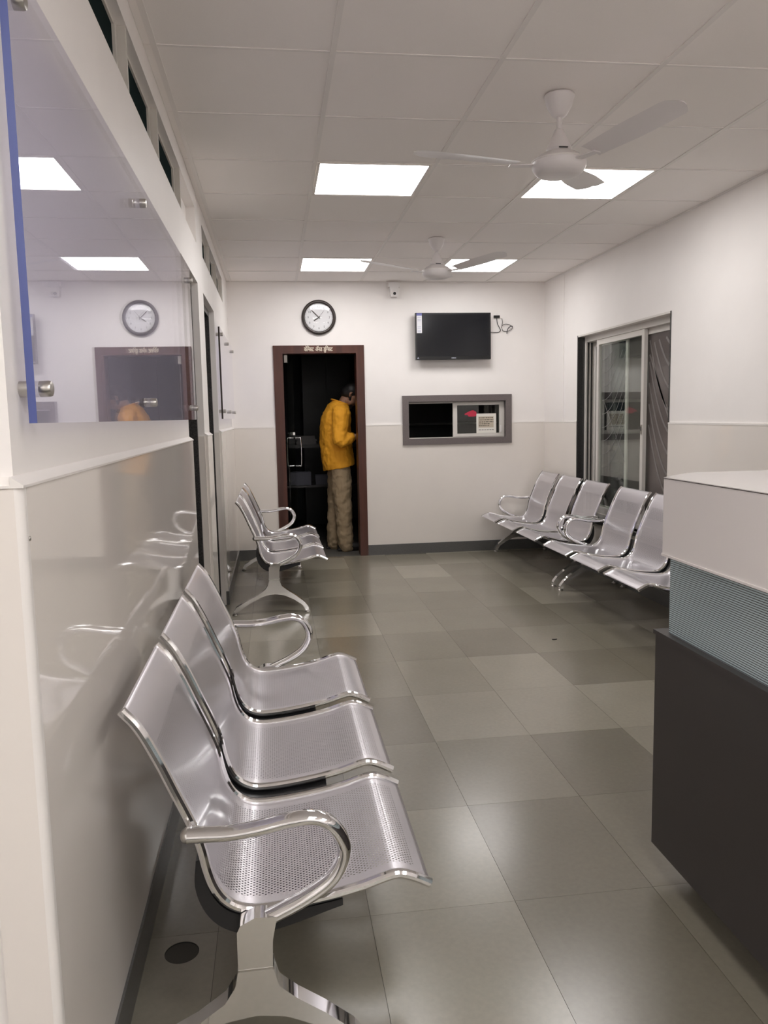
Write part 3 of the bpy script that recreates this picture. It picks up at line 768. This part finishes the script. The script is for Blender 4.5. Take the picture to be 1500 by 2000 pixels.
bm = bmesh.new(); tube(bm, smoothpath([(2.306, yw-.012, 2.174), (2.285, yw-.012, 2.172), (2.262, yw-.012, 2.155), (2.251, yw-.012, 2.130), (2.249, yw-.01, 2.104)], 5), .004, 6); obj('cable_end', bm, 'black_plastic', cl, True)

# ---- security camera
cc = thing('security_camera', 'small white security camera under the ceiling on the back wall', 'camera', (1.155, YB, 2.50))
bx('mount', 'white_plastic', cc, -.055, .055, -.075, -.001, .035, .075, bevel=.006)
bm = bmesh.new(); prism(bm, [(-.042, .036), (-.034, -.01), (-.036, -.035), (-.028, -.052), (.028, -.052), (.036, -.035), (.034, -.01), (.042, .036)], -.070, -.006, 'xz'); obj('body', bm, 'white_plastic', cc, 'auto', .01, 3)
bm = bmesh.new(); lathe(bm, [(.020, -.066), (.020, -.076), (.016, -.079)], 20, (0, 0, -.026), 'y'); le = obj('lens_ring', bm, 'grid_metal', cc, 'auto')
bm = bmesh.new(); lathe(bm, [(.0145, -.078), (.013, -.082), (.006, -.084)], 18, (0, 0, -.026), 'y'); obj('lens', bm, 'screen_black', le, 'auto')

# ---- reception counter
ct = thing('reception_counter', 'reception counter, dark base, striped glass band and white top box', 'counter', (1.06, 2.11, 0))
CY = -3.2
bx('plinth', 'counter_dark', ct, .08, .62, CY, -.09, 0, .08)
bx('base_panel', 'counter_dark', ct, 0, .70, CY, 0, .08, .712, bevel=.0015)
bx('base_ledge', 'counter_dark', ct, -.006, .70, CY, .004, .712, .724, bevel=.0015)
bx('glass_band', 'striped_glass', ct, .018, .026, CY, -.042, .724, .957)
bx('band_core', 'counter_dark', ct, .06, .45, CY, -.10, .724, .957)
def plan(o): return [(-.021+o, CY), (.47, CY), (.47, .056-o), (.122+o*.4, .056-o), (-.021+o, -.070-o*.4)]
bm = bmesh.new(); prism(bm, plan(0), .957, 1.1635, 'xy'); obj('top_box', bm, 'counter_white', ct)
bm = bmesh.new(); prism(bm, plan(-.0006), 1.1635, 1.1655, 'xy'); obj('top_sheet', bm, 'counter_top', ct)
bm = bmesh.new(); prism(bm, plan(-.0010), 1.1618, 1.1636, 'xy'); obj('edge_line', bm, 'wood_dark', ct)
bm = bmesh.new(); prism(bm, plan(-.003), .951, .957, 'xy'); obj('edge_strip', bm, 'counter_white', ct)

# ---- contents of the dark chemist room
de = thing('dispensing_desk', 'dark desk inside the unlit chemist room', 'desk', (.43, 9.15, 0))
bx('desk_top', 'desk_dark', de, -.42, .60, -.30, .30, 1.01, 1.045, bevel=.004)
for x_ in (-.38, .56):
    for y_ in (-.26, .26): bx('leg', 'desk_dark', de, x_-.025, x_+.025, y_-.025, y_+.025, 0, 1.01)
bx('lower_shelf', 'desk_dark', de, -.38, .56, -.27, .27, .57, .595)
def paper_stack(label, x, y, z, n, w_, d_):
    t = thing('paper_stack', label, 'papers', (x, y, z), 0, 'paper stacks on the chemist desk'); zz = 0
    for i in range(n):
        h = random.uniform(.014, .022); dx = random.uniform(-.015, .015)
        bx('bundle', 'paper_dull', t, -w_/2+dx, w_/2+dx, -d_/2, d_/2, zz, zz+h, bevel=.002); zz += h
paper_stack('low stack of papers on the dark desk near the glass door', .34, 9.02, 1.045, 5, .22, .2)
bx_ = bx('medicine_box', 'sticker_pale', None, .545, .605, 8.90, 8.96, 1.045, 1.10, bevel=.002); tag(bx_, 'small pale box on the dark desk beside the standing man', 'box')
for x_, lb in ((.30, 'pale wrapped bundle on the desk shelf, left of the two'), (.52, 'pale wrapped bundle on the desk shelf, right of the two')):
    bm = bmesh.new(); box(bm, x_-.085, x_+.085, 8.92, 9.10, .596, .70+.04*(x_ < .4)); tag(obj('wrapped_bundle', bm, 'bundle_dull', None, 'auto', .025, 3), lb, 'bundle', 'bundles under the chemist desk')
def shelf_unit(label, x0, x1, y0, y1, zs, h):
    t = thing('shelf_unit', label, 'shelf', ((x0+x1)/2, (y0+y1)/2, 0)); w_ = (x1-x0)/2; d_ = (y1-y0)/2
    bx('side_panel', 'desk_dark', t, -w_, -w_+.025, -d_, d_, 0, h); bx('side_panel', 'desk_dark', t, w_-.025, w_, -d_, d_, 0, h); bx('back_panel', 'cabinet_black', t, -w_+.025, w_-.025, d_-.015, d_, 0, h)
    for z in zs: bx('board', 'grille_grey', t, -w_+.025, w_-.025, -d_, d_-.015, z, z+.022)
shelf_unit('open shelf unit seen through the service hatch', 1.35, 2.75, 9.6, 9.95, (.1, .55, .95, 1.22, 1.50, 1.9), 2.1)
t = thing('tall_cabinet', 'tall black cabinet in the unlit chemist room', 'cabinet', (.66, 10.3, 0))
bx('body', 'cabinet_black', t, -.30, .30, -.20, .22, 0, 2.1, bevel=.004)
for s in (-1, 1):
    dd = bx('cabinet_door', 'cabinet_black', t, min(.003*s, .297*s), max(.003*s, .297*s), -.222, -.2005, .06, 2.08, bevel=.003)
    bm = bmesh.new(); tube(bm, [(.03*s, -.235, 1.0), (.03*s, -.235, 1.14)], .006, 8); obj('handle', bm, 'brushed_steel', dd, True)

# ================================================================== PEOPLE
def ring(c, rx, ry, n=20, tilt=0, up=None):
    return [Vector((c[0]+rx*math.cos(2*math.pi*k/n), c[1]+ry*math.sin(2*math.pi*k/n), c[2]+tilt*rx*math.cos(2*math.pi*k/n))) for k in range(n)]
def fuse(o, vox, it=6):
    m = o.modifiers.new('skin', 'REMESH'); m.mode = 'VOXEL'; m.voxel_size = vox; m.use_smooth_shade = True
    s = o.modifiers.new('soft', 'SMOOTH'); s.factor = .5; s.iterations = it
    return o
def crease(o, size, strength, scale):
    tx = bpy.data.textures.new('folds', 'CLOUDS'); tx.noise_scale = size; tx.noise_depth = 2
    d = o.modifiers.new('folds', 'DISPLACE'); d.texture = tx; d.strength = strength; d.mid_level = .5; d.texture_coords = 'LOCAL'
    return o
def limb(bm, pts, rad, n=12, sub=3):
    pp = smoothpath([Vector((*p, r_)).to_4d().xyz if False else p for p in pts], sub)
    rr = [v.x for v in smoothpath([(r_, 0, 0) for r_ in rad], sub)]
    tube(bm, pp, rr, n); ball(bm, pts[0], rad[0], 12); ball(bm, pts[-1], rad[-1], 12)
def hand(bm, wrist, dirv, palm_n, s=1.0):
    d = Vector(dirv).normalized(); nrm = Vector(palm_n); nrm = (nrm-d*nrm.dot(d)).normalized(); side = d.cross(nrm)
    w_ = Vector(wrist)
    limb(bm, [w_, w_+d*.04*s, w_+d*.085*s], [.024*s, .030*s, .028*s], 10)
    for k, ln_ in ((-1.5, .060), (-.5, .075), (.5, .080), (1.5, .070)):
        b = w_+d*.085*s+side*(.0165*k*s)
        p1 = b+d*ln_*.42*s+nrm*.006*s; p2 = b+d*ln_*.72*s+nrm*.022*s; p3 = b+d*ln_*.86*s+nrm*.042*s
        limb(bm, [b-d*.015*s, p1, p2, p3], [.0095*s, .009*s, .0085*s, .0075*s], 8, 2)
    b = w_+d*.025*s+side*.024*s
    limb(bm, [b, b+d*.03*s+side*.02*s+nrm*.01*s, b+d*.06*s+side*.022*s+nrm*.03*s], [.011*s, .010*s, .008*s], 8, 2)
def person(label, base, face, P, shirt, legs_mat, kind):
    """local frame: x forward, y to the left, z up; P holds the joints"""
    t = thing('person', label, 'person', base, face)
    bm = bmesh.new()
    hip, chest, neck, head = Vector(P['hip']), Vector(P['chest']), Vector(P['neck']), Vector(P['head'])
    limb(bm, [hip, (hip+chest)/2, chest, neck-Vector((0, 0, .03))], [.13, .12, .125, .06])
    fd = Vector(P['gaze']).normalized(); sd = Vector((0, 1, 0)); ud = fd.cross(sd)
    limb(bm, [neck-Vector((0, 0, .04)), head-ud*.05-fd*.02], [.055, .052])
    def hp(a, b, c): return head+fd*a+sd*b+ud*c
    for c, r_ in (((-.012, 0, .025), .088), ((.012, 0, .0), .080), ((.03, 0, -.045), .062), ((.048, 0, -.078), .040), ((.03, .03, -.06), .045), ((.03, -.03, -.06), .045)): ball(bm, hp(*c), r_, 16)
    limb(bm, [hp(.082, 0, .012), hp(.102, 0, -.018), hp(.092, 0, -.030)], [.009, .013, .012], 8, 2)         # nose
    limb(bm, [hp(.078, -.022, -.055), hp(.088, 0, -.053), hp(.078, .022, -.055)], [.006, .009, .006], 8, 2)  # lips
    for s in (-1, 1):
        limb(bm, [hp(-.012, .083*s, .018), hp(-.022, .092*s, 0), hp(-.008, .083*s, -.026)], [.010, .011, .009], 8, 2)  # ear
        limb(bm, [hp(.080, .014*s, .034), hp(.078, .048*s, .032)], [.010, .009], 8, 2)                                # brow
        limb(bm, [P['hipj'][s], P['knee'][s], P['ankle'][s]], [.082, .058, .042])
        a = Vector(P['ankle'][s]); limb(bm, [a+Vector((-.03, 0, -.05)), a+Vector((.08, 0, -.055)), a+Vector((.16, 0, -.062))], [.036, .038, .028])
        limb(bm, [P['shoulder'][s], P['elbow'][s], P['wrist'][s]], [.055, .040, .026])
        dv = Vector(P['wrist'][s])-Vector(P['elbow'][s]); hand(bm, P['wrist'][s], dv, P.get('palm', {}).get(s, (0, -s, -.3)))
    body = fuse(obj('body', bm, 'skin', t, True), .0065, 3)
    bm = bmesh.new()
    for s in (-1, 1): ball(bm, hp(.077, .031*s, .013), (.012, .012, .010), 10)
    obj('eyes', bm, 'paper_white', t, True)
    bm = bmesh.new()
    for s in (-1, 1): ball(bm, hp(.086, .031*s, .012), (.0055, .0055, .0055), 8)
    obj('pupils', bm, 'hair_black', t, True)
    # hair
    bm = bmesh.new()
    for c, r_ in (((-.022, 0, .035), .097), ((.01, 0, .058), .080), ((-.045, 0, .0), .078), ((-.05, .02, -.02), .05), ((-.05, -.02, -.02), .05)): ball(bm, hp(*c), r_, 16)
    if kind == 'long':
        limb(bm, [hp(-.07, 0, .02), hp(-.10, 0, -.08), hp(-.11, 0, -.20)], [.08, .075, .05])
    else:
        limb(bm, [hp(.0, .072, -.035), hp(.062, .038, -.088), hp(.075, 0, -.098), hp(.062, -.038, -.088), hp(.0, -.072, -.035)], [.014, .018, .018, .018, .014], 8, 3)
    fuse(obj('hair', bm, 'hair_black', t, True), .009, 3)
    # trousers
    bm = bmesh.new()
    for s in (-1, 1):
        h, k, a = Vector(P['hipj'][s]), Vector(P['knee'][s]), Vector(P['ankle'][s])
        m1 = h.lerp(k, .5); m2 = k.lerp(a, .5); b1 = a+Vector((.005, 0, -.035))
        limb(bm, [h+Vector((0, 0, .03)), m1, k, m2, a, b1], [.098, .098, .088, .082, .080, .080], 16, 4)
    ball(bm, P['hip'], (.135, .140, .12), 18)
    crease(fuse(obj('trousers', bm, legs_mat, t, True), .009, 3), .06, .027, (1, 1, 1.9))
    # shirt
    bm = bmesh.new(); rs = [ring((x_, P.get('cy', 0), z_), rx, ry, 24, tl) for z_, x_, rx, ry, tl in P['torso']]
    loft(bm, rs)
    for s in (-1, 1):
        sh, el, wr_ = Vector(P['shoulder'][s]), Vector(P['elbow'][s]), Vector(P['wrist'][s])
        cf = el.lerp(wr_, P.get('cuff', .62))
        limb(bm, [sh, sh.lerp(el, .5), el, el.lerp(cf, .6), cf], [.092, .080, .066, .062, .056], 14, 4)
        tube(bm, [cf.lerp(el, .30), cf+(wr_-el).normalized()*.004], [.064, .062], 14)
    sh_ = crease(fuse(obj('shirt', bm, shirt, t, True), .008, 2), .07, .024, (1.6, 1.6, .8))
    bm = bmesh.new(); n_ = Vector(P['neck'])
    tube(bm, [n_+Vector((.074*math.cos(a)-.012, .078*math.sin(a), .010-.026*math.cos(a))) for a in [2*math.pi*i/20 for i in range(20)]], .026, 8, True, ry=.010, side=None)
    fuse(obj('collar', bm, shirt, sh_, True), .007, 3)
    for s in (-1, 1):
        a = Vector(P['ankle'][s]); bm = bmesh.new()
        limb(bm, [a+Vector((-.045, 0, -.045)), a+Vector((.04, 0, -.040)), a+Vector((.12, 0, -.052)), a+Vector((.18, 0, -.058))], [.042, .046, .042, .032], 12)
        box(bm, a.x-.085, a.x+.20, a.y-.036, a.y+.036, 0, .022)
        fuse(obj('shoe', bm, 'shoe_black', t, True), .008, 3)
    return t
M1 = {'hip': (0, 0, .90), 'chest': (-.01, 0, 1.27), 'neck': (.045, 0, 1.475), 'head': (.148, 0, 1.558), 'gaze': (.74, 0, -.64),
      'hipj': {-1: (.015, -.065, .86), 1: (0, .065, .86)}, 'knee': {-1: (.03, -.085, .47), 1: (-.025, .085, .47)}, 'ankle': {-1: (.045, -.09, .09), 1: (-.055, .08, .09)},
      'shoulder': {-1: (.025, -.175, 1.375), 1: (.04, .175, 1.375)}, 'elbow': {-1: (.0, -.245, 1.105), 1: (.06, .22, 1.12)}, 'wrist': {-1: (.185, -.16, 1.155), 1: (.22, .10, 1.15)},
      'palm': {-1: (0, 1, 0), 1: (0, -1, 0)}, 'cuff': .55,
      'torso': [(.835, .008, .162, .178, .18), (.90, .0, .166, .180, .10), (1.0, -.012, .163, .170, 0), (1.10, -.022, .160, .165, 0), (1.20, -.024, .158, .170, 0), (1.30, -.015, .155, .185, -.05), (1.38, .0, .138, .190, -.10), (1.44, .02, .108, .160, -.2), (1.485, .035, .072, .095, -.3)]}
person('man in a mustard shirt and khaki trousers standing bent in the chemist doorway', (.625, 8.06, 0), 0, M1, 'shirt_mustard', 'trouser_khaki', 'short')
M2 = {'hip': (0, 0, .86), 'chest': (0, 0, 1.18), 'neck': (.01, 0, 1.37), 'head': (.03, 0, 1.475), 'gaze': (.97, 0, -.2),
      'hipj': {-1: (0, -.085, .82), 1: (0, .085, .82)}, 'knee': {-1: (.0, -.085, .45), 1: (0, .085, .45)}, 'ankle': {-1: (-.01, -.085, .09), 1: (0, .085, .09)},
      'shoulder': {-1: (0, -.16, 1.30), 1: (0, .16, 1.30)}, 'elbow': {-1: (0, -.20, 1.04), 1: (.03, .19, 1.05)}, 'wrist': {-1: (.16, -.12, 1.16), 1: (.14, .10, 1.36)},
      'palm': {-1: (0, 1, 0), 1: (-1, 0, 0)}, 'cuff': .75,
      'torso': [(.70, 0, .17, .19, 0), (.85, 0, .165, .185, 0), (1.0, 0, .145, .175, 0), (1.15, 0, .145, .18, 0), (1.25, 0, .135, .185, 0), (1.32, 0, .105, .16, 0), (1.37, .005, .065, .085, 0)]}
person('person in a grey top standing behind the door jamb facing the man', (1.13, 8.40, 0), math.pi, M2, 'shawl_grey', 'cloth_red', 'long')

# ---- a scrap on the floor
bm = bmesh.new(); prism(bm, [(-.016, -.006), (-.004, -.010), (.010, -.007), (.017, .001), (.008, .008), (-.003, .004), (-.012, .009)], 0, .004, 'xy')
sc_ = tag(obj('floor_scrap', bm, 'ink_dark', None), 'small dark scrap lying on the stone floor in mid-aisle', 'scrap'); sc_.location = (1.609, 4.473, 0)
